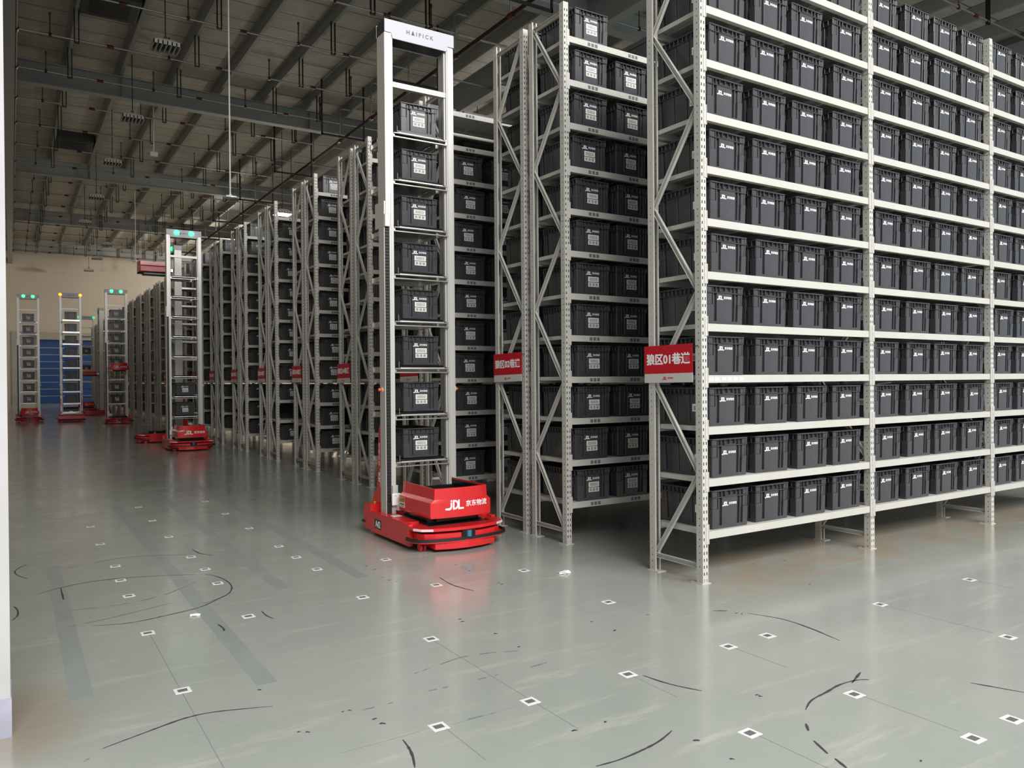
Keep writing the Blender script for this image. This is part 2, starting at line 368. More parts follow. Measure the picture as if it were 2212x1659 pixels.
SC = [[(0.3, 3.59), (0.35, 3.61), (0.46, 3.65), (0.54, 3.68), (0.64, 3.71), (0.74, 3.71), (0.87, 3.67), (1.0, 3.62)], [(0.41, 5.44), (0.56, 5.38), (0.69, 5.38), (0.82, 5.41), (1.04, 5.48), (1.18, 5.61), (1.26, 5.69)],
      [(1.26, 6.39), (1.32, 6.26), (1.35, 6.07), (1.34, 5.89), (1.29, 5.74), (1.22, 5.65), (1.09, 5.56)], [(0.15, 6.48), (0.29, 6.58), (0.5, 6.65), (0.78, 6.61), (1.19, 6.44)], [(0.09, 7.03), (0.03, 7.19), (0.01, 7.35), (0.05, 7.51), (0.1, 7.57)],
      [(-0.0, 6.21), (0.02, 6.1), (0.02, 5.95), (-0.01, 5.85)], [(3.79, 3.52), (3.86, 3.47)], [(3.93, 3.36), (4.01, 3.16), (4.0, 2.95), (3.97, 2.81), (3.95, 2.72)], [(2.67, 2.95), (2.69, 2.84), (2.72, 2.75), (2.77, 2.65)],
      [(3.0, 2.24), (3.11, 2.29), (3.25, 2.31), (3.38, 2.33), (3.5, 2.32), (3.56, 2.29)], [(3.45, 2.31), (3.61, 2.37)], [(1.89, 2.36), (2.0, 2.35), (2.13, 2.36), (2.24, 2.38), (2.35, 2.42)], [(1.36, 2.98), (1.35, 2.9), (1.33, 2.82), (1.3, 2.74)],
      [(2.88, 2.15), (2.83, 2.1)], [(2.77, 2.03), (2.72, 1.93)], [(2.71, 1.89), (2.68, 1.82)], [(3.93, 1.99), (3.97, 1.9), (4.02, 1.79)], [(2.72, 5.27), (2.7, 5.05), (2.72, 4.91), (2.75, 4.8)], [(1.36, 5.16), (1.36, 5.04), (1.38, 4.95)],
      [(1.35, 7.41), (1.37, 7.21), (1.45, 7.05)], [(1.06, 5.04), (1.07, 4.93), (1.06, 4.87)], [(0.29, 6.57), (0.29, 6.21)]]
FA = [[(1.72, 3.62), (1.89, 3.66), (2.04, 3.69), (2.2, 3.66), (2.34, 3.6)], [(1.33, 3.35), (1.48, 3.35)], [(1.68, 3.38), (1.8, 3.37)], [(1.95, 3.37), (2.07, 3.37)], [(2.24, 3.36), (2.37, 3.37)], [(1.66, 3.0), (1.82, 2.99)], [(0.23, 3.51), (0.25, 3.53)],
      [(0.3, 5.9), (0.6, 5.85), (0.9, 5.95), (1.15, 6.2)], [(0.3, 7.2), (0.8, 7.4), (1.3, 7.2)], [(0.25, 5.5), (0.5, 5.55), (0.9, 5.7)]]
DT = [(1.25, 3.38), (1.28, 3.38), (2.4, 5.93), (2.41, 5.79), (2.4, 5.34), (3.02, 5.56), (3.02, 5.47), (3.01, 5.32), (3.01, 4.88), (3.01, 4.84), (2.39, 3.92), (2.38, 3.65), (2.35, 4.28), (2.34, 4.23), (1.34, 3.23), (1.35, 3.17), (3.0, 3.78), (3.01, 3.57), (2.95, 2.47), (2.95, 2.45), (3.87, 3.4), (3.89, 3.37), (2.37, 2.3), (2.37, 2.11), (2.97, 1.69), (1.02, 3.29), (1.05, 3.27), (2.0, 2.65), (2.01, 2.65), (2.17, 2.64), (2.36, 5.52), (2.37, 5.42), (3.38, 3.69), (1.0, 3.85), (4.85, 3.58), (5.3, 4.15), (5.0, 4.22), (4.7, 4.3), (4.55, 4.35), (6.5, 4.3), (8.2, 4.5)]
b = MB()
for p in SC: ribbon(b, p, 0.013)
for x, y in DT:
    r = random.uniform(0.006, 0.012); ribbon(b, [(x - r, y), (x, y + 0.004), (x + r, y + random.uniform(-0.01, 0.01))], r * 1.3)
o = b.build('tyre_marks', 'scuff', floor); o['label'] = 'dark tyre scuffs and specks on the floor'
b = MB()
for p in FA: ribbon(b, p, 0.012, dash=0.25)
b.build('faint_tyre_marks', 'scuff2', floor)
b = MB()
for x, ya, yb in ((1.56, 2.64, 3.0), (2.03, 2.65, 3.0), (2.62, 2.66, 3.0), (0.68, 2.6, 5.1), (3.36, 2.62, 3.0), (4.8, 2.3, 2.97), (5.93, 2.7, 3.0), (2.03, 3.05, 4.0), (2.62, 1.7, 2.2), (3.35, 1.75, 2.2)):
    b.box(x - 0.0014, x + 0.0014, ya, yb, 0, 0.0007)
for y, xa, xb in ((3.01, 1.1, 1.5), (2.99, 1.6, 1.95)): b.box(xa, xb, y - 0.0018, y + 0.0018, 0, 0.0007)
b.build('pencil_lines', 'line', floor)
b = MB()
for x, ya, yb in ((0.27, 4.2, 7.4), (1.055, 3.9, 10.5), (1.64, 5.6, 11.5), (2.24, 5.6, 12.5)): b.box(x - 0.05, x + 0.05, ya, yb, 0, 0.0004)
b.build('repainted_strip', 'patch', floor)

# ------------------------------------------------------------------ totes
TW, TL, TH = 0.385, 0.555, 0.285
def tote_mesh():
    mb = MB(); w, l, h = TW / 2, TL / 2, TH; c = 0.019
    mb.box(-w + c, w - c, -l + c, l - c, 0.0, 0.012)
    for sx in (-1, 1): x = sx * (w - c); mb.box(min(x, x - sx * 0.006), max(x, x - sx * 0.006), -l + c, l - c, 0.012, h - 0.002)
    for sy in (-1, 1): y = sy * (l - c); mb.box(-w + c, w - c, min(y, y - sy * 0.006), max(y, y - sy * 0.006), 0.012, h - 0.002)
    def feat(side, u0, u1, v0, v1, d):
        u0 = max(u0, 0.003); u1 = min(u1, 0.997)
        # raised block on a face: u along the face, v up, outer plane at d beyond the nominal size
        if side in 'fb':
            s = -1 if side == 'f' else 1
            a, e = -w + u0 * TW, -w + u1 * TW
            ya, yb = s * (l - c - 0.001), s * (l + d); mb.box(a, e, min(ya, yb), max(ya, yb), v0, v1)
        else:
            s = -1 if side == 'l' else 1
            a, e = -l + u0 * TL, -l + u1 * TL
            xa, xb = s * (w - c - 0.001), s * (w + d); mb.box(min(xa, xb), max(xa, xb), a, e, v0, v1)
    for sd in 'fb':
        feat(sd, 0, 1, 0.275, 0.285, 0.003); feat(sd, 0, 1, 0.228, 0.235, 0.003)
        for u in (0.0, 0.155, 0.24, 0.345, 0.495, 0.64, 0.745, 0.85, 0.985): feat(sd, u, u + 0.015, 0.235, 0.275, 0.001)
        feat(sd, 0.345, 0.655, 0.235, 0.243, 0.004)
        feat(sd, 0.0, 0.15, 0.235, 0.275, -0.006); feat(sd, 0.86, 1.0, 0.235, 0.275, -0.006)
        feat(sd, 0.265, 0.69, 0.0, 0.228, 0.0)
        feat(sd, 0.0, 0.165, 0.0, 0.145, 0.0); feat(sd, 0.0, 0.15, 0.145, 0.228, -0.006)
        feat(sd, 0.165, 0.195, 0.0, 0.228, -0.003)
        feat(sd, 0.765, 0.79, 0.0, 0.228, -0.001)
        feat(sd, 0.86, 1.0, 0.0, 0.145, 0.0); feat(sd, 0.87, 1.0, 0.145, 0.228, -0.006)
        feat(sd, 0.0, 1.0, 0.0, 0.022, 0.0012)
    for sd in 'lr':
        feat(sd, 0, 1, 0.275, 0.285, 0.003); feat(sd, 0, 1, 0.228, 0.235, 0.003)
        for k in range(13): feat(sd, k / 12 * 0.985, k / 12 * 0.985 + 0.012, 0.235, 0.275, 0.001)
        feat(sd, 0.0, 0.11, 0.0, 0.145, 0.0); feat(sd, 0.0, 0.10, 0.145, 0.228, -0.006)
        feat(sd, 0.89, 1.0, 0.0, 0.145, 0.0); feat(sd, 0.90, 1.0, 0.145, 0.228, -0.006)
        feat(sd, 0.15, 0.37, 0.0, 0.228, -0.004); feat(sd, 0.385, 0.615, 0.0, 0.228, -0.004); feat(sd, 0.63, 0.85, 0.0, 0.228, -0.004)
        feat(sd, 0.0, 1.0, 0.0, 0.022, 0.0012)
    me = mb.data('tote', M['tote'], bevel=0.0022)
    for v in me.vertices:
        k = 1 - 0.03 * (1 - v.co.z / h); v.co.x *= k; v.co.y *= k
    return me
TOTE = tote_mesh()
FY = -TL / 2
def tilt(z): return FY * (1 - 0.03 * (1 - z / TH)) - 0.0004
def face_logo():
    mb = MB(); mb.mesh(LOGO1, T(-0.012, tilt(0.195), 0.196) @ FRONT @ Matrix.Diagonal((0.0305, 0.0305, 0.05, 1))); return mb.data('printed_logo', M['ink'])
T_LOGO = face_logo()
def face_logo_low():
    mb = MB(); mb.mesh(LOGO1, T(-0.012, tilt(0.18), 0.180) @ FRONT @ Matrix.Diagonal((0.0305, 0.0305, 0.05, 1))); return mb.data('printed_logo', M['ink'])
T_LOGO2 = face_logo_low()
def address_label():
    mb = MB(); y = tilt(0.13); mb.box(-0.062, 0.062, y - 0.0006, y + 0.002, 0.118, 0.168); return mb.data('address_label', M['paper'])
T_LABEL = address_label()
def barcode():
    mb = MB(); y = tilt(0.13) - 0.0006; x = -0.048
    rnd = random.Random(3)
    while x < 0.046:
        w = rnd.choice((0.0012, 0.002, 0.003)); mb.box(x, x + w, y - 0.0004, y, 0.126, 0.156); x += w + rnd.choice((0.001, 0.0016))
    return mb.data('barcode', M['barcode'])
T_BAR = barcode()
def code_sticker():
    mb = MB(); y = tilt(0.09); mb.box(-0.06, 0.064, y - 0.0006, y + 0.002, 0.072, 0.112); return mb.data('code_sticker', M['paper'])
T_CODE = code_sticker()
def code_marks():
    mb = MB(); y = tilt(0.09) - 0.0006
    for i in range(3): mb.box(-0.05 + i * 0.037, -0.05 + i * 0.037 + 0.027, y - 0.0004, y, 0.079, 0.106)
    return mb.data('grey_square', M['barcode'])
T_MARK = code_marks()
def side_label():
    mb = MB(); x = -TW / 2 * 0.985 + 0.0035; mb.box(x - 0.0015, x + 0.002, -0.205, -0.095, 0.105, 0.162)
    return mb.data('address_label', M['paper'])
T_SIDE = side_label()
def side_bar():
    mb = MB(); x = -TW / 2 * 0.985 + 0.002; mb.box(x - 0.0006, x + 0.002, -0.192, -0.108, 0.113, 0.146); return mb.data('barcode', M['barcode'])
T_SBAR = side_bar()
n_tote = 0
def tote(x, y, z, label, group, kind='plain', rz=0.0, end=False):
    global n_tote; n_tote += 1
    o = put('storage_tote', TOTE, None, (x, y, z), (0, 0, rz)); tag(o, label, 'storage bin', group)
    low = kind == 'plain' and random.random() < 0.12
    put('printed_logo', T_LOGO2 if low else T_LOGO, o)
    if kind == 'coded':
        l = put('address_label', T_LABEL, o); put('barcode', T_BAR, l)
        l = put('code_sticker', T_CODE, o); put('grey_square', T_MARK, l)
    if end: l = put('address_label', T_SIDE, o); put('barcode', T_SBAR, l)
    return o

# ------------------------------------------------------------------ racks
PW, PD = 0.056, 0.062
def post_mesh():
    mb = MB(); p = 0.05; n = int(TOP / p)
    xs = [0, 0.010, 0.019, 0.037, 0.046, PW]; zs = [0.0]
    for i in range(n): zs += [i * p + 0.014, i * p + 0.036]
    zs.append(TOP)
    def wall(us, holes, fn, off):
        vs = [fn(u, z) for z in zs for u in us]; k = len(us); fs = []
        for j in range(len(zs) - 1):
            for i in range(k - 1):
                if i in holes and j % 2 == 1: continue
                fs.append((j * k + i, j * k + i + 1, (j + 1) * k + i + 1, (j + 1) * k + i))
        mb.add(vs, fs)
    wall(xs, (1, 3), lambda u, z: (u, 0, z), 0)
    zs2 = [0.0]
    for i in range(n): zs2 += [i * p + 0.020, i * p + 0.030]
    zs2.append(TOP); zs = zs2
    ys = [0, 0.026, 0.034, PD]
    wall(ys, (1,), lambda u, z: (0, u, z), 0); wall(ys, (1,), lambda u, z: (PW, u, z), 0)
    mb.add([(0, PD, 0), (0.013, PD, 0), (0.013, PD, TOP), (0, PD, TOP)], [(0, 1, 2, 3)])
    mb.add([(PW, PD, 0), (PW - 0.013, PD, 0), (PW - 0.013, PD, TOP), (PW, PD, TOP)], [(0, 1, 2, 3)])
    mb.add([(0.013, PD, 0), (0.013, PD - 0.012, 0), (0.013, PD - 0.012, TOP), (0.013, PD, TOP)], [(0, 1, 2, 3)])
    mb.add([(PW - 0.013, PD, 0), (PW - 0.013, PD - 0.012, 0), (PW - 0.013, PD - 0.012, TOP), (PW - 0.013, PD, TOP)], [(0, 1, 2, 3)])
    return mb.data('post', M['rack'])
POST = post_mesh()
def foot_mesh(): mb = MB(); mb.box(-0.012, PW + 0.022, -0.004, PD + 0.05, 0, 0.006); mb.box(0.004, PW - 0.004, 0.004, 0.008, 0.006, 0.06); return mb.data('base_plate', M['rack'])
FOOT = foot_mesh()
def beam_mesh():
    mb = MB(); a, e = PW, BAY
    mb.box(a, e, 0.002, 0.034, -BH, -0.002); mb.box(a, e, 0.034, 0.042, -BH, -0.030)
    for x, s in ((a, 1), (e, -1)):
        xa, xb = x - s * 0.024, x + s * 0.010
        mb.box(min(xa, xb), max(xa, xb), -0.004, 0.0, -BH - 0.035, 0.052)
        xa, xb = x + s * 0.0005, x + s * 0.0045; mb.box(min(xa, xb), max(xa, xb), -0.004, 0.052, -BH - 0.035, 0.052)
        for dz in (-0.075, -0.03, 0.02): mb.box(x - s * 0.015 - 0.004, x - s * 0.015 + 0.004, -0.0055, -0.004, dz - 0.012, dz + 0.012)
    return mb.data('beam', M['rack'], bevel=0.0015)
BEAM = beam_mesh()
def deck_mesh():
    mb = MB(); a, e = PW + 0.008, BAY - 0.008; y0, y1 = 0.036, DEP - 0.036
    mb.box(a, e, y0, y1, -0.003, 0.0)
    for x in (a, e - 0.003): mb.box(x, x + 0.003, y0, y1, -0.034, -0.003)
    for i in range(1, 4):
        x = a + (e - a) * i / 4; mb.box(x - 0.018, x + 0.018, y0, y1, -0.030, -0.003)
    for i in range(1, 16):
        x = a + (e - a) * i / 16; mb.box(x - 0.003, x + 0.003, y0, y1, -0.010, -0.003)
    return mb.data('shelf_panel', M['zinc'])
DECK = deck_mesh()
def brace_meshes():
    d = {}
    ya, yb = 0.048, DEP - 0.048
    def chan(p, q):
        mb = MB(); p = Vector(p); q = Vector(q)
        mb.bar(p, q, 0.004, 0.034)
        dd = (q - p).normalized(); c = dd.cross(Vector((1, 0, 0))).normalized() * 0.016
        for s in (-1, 1): mb.bar(p + c * s + Vector((-0.011, 0, 0)), q + c * s + Vector((-0.011, 0, 0)), 0.022, 0.003)
        return mb
    d['up'] = chan((0.030, ya, 0.0), (0.030, yb, 0.67)).data('diagonal_brace', M['rack'])
    d['dn'] = chan((0.030, yb, 0.0), (0.030, ya, 0.67)).data('diagonal_brace', M['rack'])
    d['h'] = chan((0.030, ya - 0.02, 0.0), (0.030, yb + 0.02, 0.0)).data('horizontal_brace', M['rack'])
    return d
BR = brace_meshes()
STK1 = MB()
for i in range(3): STK1.box(0.30 + i * 0.042, 0.30 + i * 0.042 + 0.03, 0.0005, 0.0022, -0.046, -0.016)
STK = STK1.data('shelf_sticker', M['paperdark'])
def rack(q, nbay, start, label, stickers=0, skip=()):
    # start: +1 first diagonal climbs from the far post, -1 from the near post
    r = thing('storage_rack', label, 'rack', (X0, q, 0), 0, 'slotted steel storage racks')
    for i in range(nbay + 1):
        put('post', POST, r, (i * BAY, 0, 0)); put('post', POST, r, (i * BAY + PW, DEP, 0), (0, 0, PI))
        put('base_plate', FOOT, r, (i * BAY, 0, 0)); put('base_plate', FOOT, r, (i * BAY + PW, DEP, 0), (0, 0, PI))
        if i in (0, 1) or nbay > 2:
            s = start
            for k in range(7):
                put('diagonal_brace', BR['dn'] if s > 0 else BR['up'], r, (i * BAY, 0, 0.13 + 0.67 * k)); s = -s
            put('horizontal_brace', BR['h'], r, (i * BAY, 0, 0.125)); put('horizontal_brace', BR['h'], r, (i * BAY, 0, 4.815))
    for i in range(nbay):
        for z in LV:
            fb = put('beam', BEAM, r, (i * BAY, 0, z)); put('beam', BEAM, r, (i * BAY + BAY + PW, DEP, z), (0, 0, PI))
            put('shelf_panel', DECK, r, (i * BAY, 0, z))
            if i == 0:
                for j in range(stickers): put('shelf_sticker', STK, fb, (j * 0.49 - 0.02, 0, 0))
    return r
r1 = rack(Y0, 3, 1, 'white slotted steel rack nearest the camera, red 01 sign on its end')
bm1 = [c for c in r1.children if c.name.startswith('beam') and abs(c.location.z - LV[3]) < 1e-4 and c.location.x < 0.01 and c.location.y < 0.01][0]
for x in (0.10, 0.16, 0.235, 0.295, 0.36, 0.425):
    b = MB(); b.box(x - 0.022, x + 0.022, 0.0008, 0.0022, -0.042, -0.020); b.build('tape_sticker', 'white', bm1)
for k in range(1, 9):
    q = pair_y(k); nn = '%02d' % (k + 1)
    rack(q, 2 if k <= 3 else 1, -1, 'white slotted steel rack, nearer row of the back-to-back pair carrying sign ' + nn, 2 if k == 1 else 1 if k < 7 else 0)
    rack(q + DEP + GAP, 1, 1, 'white slotted steel rack, farther row of the back-to-back pair carrying sign ' + nn)
def far_rack_mesh():
    mb = MB()
    for i in range(2):
        for y in (0, DEP - PD): mb.box(i * BAY, i * BAY + PW, y, y + PD, 0, TOP)
    s = 1
    for k in range(7):
        a, e = (0.05, DEP - 0.05) if s > 0 else (DEP - 0.05, 0.05)
        mb.bar((0.03, a, 0.13 + 0.67 * k), (0.03, e, 0.80 + 0.67 * k), 0.02, 0.034); s = -s
    for z in (0.125, 4.815): mb.bar((0.03, 0.05, z), (0.03, DEP - 0.05, z), 0.02, 0.034)
    for z in LV:
        for y in (0.002, DEP - 0.036): mb.box(PW, BAY, y, y + 0.034, z - BH, z)
        mb.box(PW + 0.008, BAY - 0.008, 0.036, DEP - 0.036, z - 0.034, z)
    return mb.data('far_rack', M['rack'])
FAR = far_rack_mesh()
for k in range(9, NPAIR + 1):
    q = pair_y(k)
    for j in range(2):
        o = put('storage_rack', FAR, None, (X0, q + j * (DEP + GAP), 0))
        tag(o, 'distant white steel rack, %s row of the %s back-to-back pair from the front' % (('nearer', 'farther')[j], ORD[k - 1]), 'rack', 'slotted steel storage racks')

# ------------------------------------------------------------------ aisle signs
def sign_board():
    mb = MB(); mb.box(-0.004, 0.0, -0.2575, 0.2575, 0.070, 0.285); return mb.data('aisle_sign', M['signred'], bevel=0.001)
SB = sign_board()
mb = MB(); mb.box(-0.004, 0.0, -0.2575, 0.2575, 0.0, 0.070); SBW = mb.data('white_band', M['signwhite'], bevel=0.001)
mb = MB(); mb.mesh(LOGO1, T(-0.0046, 0.0, 0.034) @ LEFT @ Matrix.Diagonal((0.023, 0.023, 0.03, 1))); SBL = mb.data('printed_logo', M['signred'])
def ties():
    mb = MB(); mb.tube([(-0.006, 0.25, 0.262), (0.008, 0.262, 0.258), (0.010, 0.25, 0.255)], 0.0025, 6); return mb.data('cable_tie', M['black'])
TIE = ties()
mb = MB(); mb.tube([(-0.006, -0.252, 0.262), (0.008, -0.285, 0.264), (0.012, -0.30, 0.266)], 0.0025, 6); TIE2 = mb.data('cable_tie', M['black'])
def sign(n, yc, z, rx=0.0):
    o = put('aisle_sign', SB, None, (X0 - 0.012, yc, z), (rx, 0, 0)); nn = '%02d' % n
    tag(o, 'red and white aisle sign reading %s, tied to the rack end' % nn, 'sign', 'aisle signs')
    put('white_band', SBW, o)
    me = text_mesh('狼区%s巷道' % nn, 0.1, 0.0030, 1.0, 0.0004)
    xs = [v.co.x for v in me.vertices]; w = max(xs) - min(xs); k = 0.465 / w
    m2 = MB(); m2.mesh(me, T(-0.0046, 0, 0.180) @ LEFT @ Matrix.Diagonal((k, 0.88, 1, 1))); m2.build('sign_text', 'ink', o)
    put('printed_logo', SBL, o); put('cable_tie', TIE, o); put('cable_tie', TIE2, o)
sign(1, 4.333, 1.466, -0.012)
for k in range(1, NPAIR + 1):
    sign(k + 1, pair_y(k) + 0.955 + (0.03 if k > 1 else 0), 1.476 - (0.01 if k == 3 else 0), random.uniform(-0.02, 0.02))

# ------------------------------------------------------------------ totes on the racks
OFF = [0.295, 0.790, 1.270, 1.760]
GT = 'grey totes on the racks'
bayname = ('nearest', 'middle', 'far')
for bay, nb in ((0, 4), (1, 4), (2, 2)):
    for k, z in enumerate(LV):
        for i in range(nb):
            if bay == 0 and k == 11 and i < 3: continue
            x = X0 + bay * BAY + OFF[i] + 0.01 + random.uniform(-0.022, 0.022)
            lab = 'grey tote %s from left, %s shelf up, %s bay of the 01 sign rack' % (ORD[i], ORD[k], bayname[bay])
            tote(x, Y0 + TL / 2 + 0.018 + random.uniform(0, 0.016), z + 0.001, lab, GT, 'plain', random.uniform(-0.012, 0.012), end=(i == 0))
stuff = MB()
def stuff_tote(x, y, z):
    w, l = TW / 2, TL / 2 - 0.02
    stuff.box(x - w + 0.008, x + w - 0.008, y - l + 0.008, y + l - 0.008, z, z + 0.235); stuff.box(x - w, x + w, y - l, y + l, z + 0.235, z + 0.283)
for z in LV:
    for i in (2, 3): stuff_tote(X0 + 2 * BAY + OFF[i] + random.uniform(-0.02, 0.02), Y0 + DEP / 2 + 0.02, z + 0.001)
missing = {(5, 'a', 1), (5, 'a', 11), (2, 'a', 11), (2, 'a', 10)}
plan = {(1, 'a'): 2, (1, 'b'): 1, (2, 'a'): 2, (3, 'a'): 1, (3, 'b'): 1, (4, 'a'): 1, (4, 'b'): 1, (5, 'a'): 1, (6, 'a'): 1, (7, 'a'): 1}
for kk in range(1, NPAIR + 1):
    for row in 'ab':
        q = pair_y(kk) + (0 if row == 'a' else DEP + GAP)
        nreal = plan.get((kk, row), 0); bays = (3 if row == 'a' else 1) if kk <= 3 else 1
        nn = '%02d' % (kk + 1)
        for k, z in enumerate(LV):
            for i in range(4 * bays):
                if kk > 8 and i > 1: continue
                if i >= 8 or (kk == 5 and k == 11): continue
                if (kk, row, k) in missing and i < 2: continue
                if kk == 1 and row == 'a' and k == 11 and i == 1: continue
                x = X0 + (i // 4) * BAY + OFF[i % 4] + 0.035 + random.uniform(-0.02, 0.02)
                y = q + DEP / 2
                if row == 'a': y = q + TL / 2 + 0.010 + random.uniform(0, 0.01)
                if i < nreal:
                    lab = 'dark tote on the %s shelf up, %s place, %s rack of the %s sign pair' % (ORD[k], 'end' if i == 0 else 'second', 'nearer' if row == 'a' else 'farther', nn)
                    tote(x, y if row == 'a' else q + DEP - TL / 2 - 0.012, z + 0.001, lab, GT, 'coded' if kk != 6 else 'plain', random.uniform(-0.015, 0.015) + (0 if row == 'a' else PI))
                else: stuff_tote(x, q + DEP / 2, z + 0.001)
o = stuff.build('storage_totes', 'tote', None, bevel=0.0); tag(o, 'many dark totes filling the deeper and more distant racks', 'storage bins', None, 'stuff')

b = MB()
for i, (dx, dz, r) in enumerate(((0, 0, 0.0), (0.012, 0.006, 0.0))): b.add([(-0.10 + dx, -0.05, dz), (0.11 + dx, -0.05, dz + 0.012), (0.10 + dx, 0.06, dz + 0.010), (-0.11 + dx, 0.06, dz), (-0.10 + dx, -0.05, dz + 0.004), (0.11 + dx, -0.05, dz + 0.016), (0.10 + dx, 0.06, dz + 0.014), (-0.11 + dx, 0.06, dz + 0.004)], [(0, 3, 2, 1), (4, 5, 6, 7), (0, 1, 5, 4), (1, 2, 6, 5), (2, 3, 7, 6), (3, 0, 4, 7)])
o = b.build('paper_sheets', 'paper', None, (X0 + BAY + OFF[0] + 0.05, Y0 + 0.14, LV[2] + TH + 0.001)); tag(o, 'pale folded papers lying on top of a tote in the middle bay', 'paper')

# ------------------------------------------------------------------ picking robots (front looks to -y)
def robot_meshes():
    R = {}
    half = [(0.445, -0.40), (0.445, -0.50), (0.405, -0.58), (0.32, -0.632), (0.16, -0.673), (0.0, -0.686)]
    def nose(off=0.0):
        pts = [(x * (1 + off / 0.445), y - off * 0.25) for x, y in half]
        return [(-x, y) for x, y in pts] + pts[-2::-1]
    mb = MB()
    for x in (-0.445, 0.405): mb.box(x - 0.0015, x + 0.0415, -0.402, 0.455, 0.035, 0.2305)
    body = nose(-0.03); mb.prism([(-0.40, 0.47)] + [(max(-0.405, min(0.405, p[0])), p[1]) for p in body] + [(0.40, 0.47)], 2, 0.085, 0.165)
    top = nose(0.0); mb.prism([(-0.445, -0.30)] + top + [(0.445, -0.30)], 2, 0.185, 0.214)
    for x in (-0.445, 0.30): mb.box(x, x + 0.145, -0.31, 0.47, 0.20, 0.232)
    mb.prism([(-0.30, -0.40), (-0.30, -0.625), (-0.15, -0.674), (0, -0.690), (0.15, -0.674), (0.30, -0.625), (0.30, -0.40)], 2, 0.028, 0.09)
    mb.prism([(0.46, 0.05), (0.60, 0.05), (0.64, 0.10), (0.64, 0.25), (0.61, 0.292), (0.46, 0.292)], 0, -0.445, 0.445)
    mb.prism([(-0.445, -0.36)] + nose(0.026) + [(0.445, -0.36)], 2, 0.086, 0.106)
    R['chassis'] = mb.data('chassis', M['red'], bevel=0.004)
    mb = MB(); o = nose(0.036); i = nose(0.018); m = len(o)
    vs = [(*p, z) for z in (0.100, 0.126) for p in o] + [(*p, z) for z in (0.100, 0.126) for p in i]
    fs = []
    for k in range(m - 1): fs += [(k, k + 1, m + k + 1, m + k), (2 * m + k, 3 * m + k, 3 * m + k + 1, 2 * m + k + 1), (m + k, m + k + 1, 3 * m + k + 1, 3 * m + k), (k, 2 * m + k, 2 * m + k + 1, k + 1)]
    mb.add(vs, fs); R['bumper'] = mb.data('bumper', M['black'], smooth=True)
    mb = MB(); mb.box(-0.46, 0.46, 0.60, 0.67, 0.10, 0.126); R['rear_bumper'] = mb.data('bumper', M['black'], bevel=0.01)
    mb = MB(); mb.box(-0.30, 0.30, -0.52, 0.46, 0.208, 0.219); mb.box(-0.26, 0.26, -0.40, 0.10, 0.219, 0.28); R['deck'] = mb.data('deck_recess', M['blackgloss'])
    mb = MB(); mb.box(-0.065, 0.065, -0.690, -0.60, 0.112, 0.186); R['lidar_box'] = mb.data('sensor_box', M['blackgloss'], bevel=0.003)
    mb = MB(); mb.tube([(0.0, -0.690, 0.128), (0.0, -0.690, 0.182)], 0.024, 16); R['lidar'] = mb.data('sensor_window', M['lidar'], smooth=True)
    mb = MB()
    for s in (-1, 1): mb.disc((s * 0.018, 0, 0.036), (1, 0, 0), 0.036, 0.022, 18)
    R['wheel'] = mb.data('caster_wheel', M['red'], bevel=0.003)
    no, ni = nose(0.008), nose(-0.01)
    mb = MB(); mb.prism(no[1:4] + ni[1:4][::-1], 2, 0.189, 0.210); R['strip_l'] = mb.data('light_strip', M['clear'], bevel=0.002)
    mb = MB(); mb.prism(no[7:10] + ni[7:10][::-1], 2, 0.189, 0.210); R['strip_r'] = mb.data('light_strip', M['clear'], bevel=0.002)
    mb = MB(); mb.tube([(0, 0, 0), (0, 0, 0.02)], 0.020, 14); R['btn_base'] = mb.data('button_base', M['yellow'])
    mb = MB(); mb.tube([(0, 0, 0.02), (0, 0, 0.03)], 0.012, 14); mb.tube([(0, 0, 0.03), (0, 0, 0.046)], 0.022, 16); R['btn'] = mb.data('emergency_button', M['red'], bevel=0.003)
    # mast columns: grooved aluminium extrusions
    mb = MB(); mb.box(-0.334, -0.288, 0.209, 0.335, 0.225, 2.98); mb.box(-0.390, -0.382, 0.209, 0.335, 0.225, 2.98); mb.box(-0.382, -0.334, 0.300, 0.335, 0.225, 2.98); mb.box(-0.372, -0.288, 0.209, 0.385, 2.98, 4.80); mb.box(-0.318, -0.300, 0.206, 0.209, 0.45, 4.80); R['col_l'] = mb.data('mast_column', M['alu'], bevel=0.003)
    mb = MB(); mb.box(0.288, 0.370, 0.215, 0.385, 0.225, 4.80); mb.box(0.300, 0.358, 0.209, 0.215, 0.50, 4.80); mb.box(0.272, 0.288, 0.235, 0.275, 0.225, 4.80); R['col_r'] = mb.data('mast_column', M['alu'], bevel=0.003)
    mb = MB(); mb.box(-0.380, -0.336, 0.224, 0.298, 0.26, 2.965)
    z = 0.32
    while z < 2.95: mb.box(-0.378, -0.338, 0.214, 0.224, z, z + 0.016); z += 0.03
    mb.box(-0.380, -0.336, 0.200, 0.224, 0.235, 0.34); R['chain'] = mb.data('cable_chain', M['black'])
    mb = MB(); mb.box(-0.390, -0.336, 0.185, 0.212, 2.955, 3.075); mb.box(-0.392, -0.374, 0.205, 0.420, 2.955, 3.20); R['cover'] = mb.data('chain_cover', M['alu'], bevel=0.004)
    mb = MB(); mb.box(-0.330, -0.275, 0.190, 0.206, 0.42, 0.50); R['bracket'] = mb.data('bracket', M['alu'], bevel=0.002)
    mb = MB(); mb.box(-0.345, -0.255, 0.165, 0.190, 0.31, 0.425); R['router'] = mb.data('router_box', M['white'], bevel=0.006)
    mb = MB(); mb.box(-0.325, -0.300, 0.1642, 0.165, 0.40, 0.4035); R['router_mark'] = mb.data('router_mark', M['paperdark'])
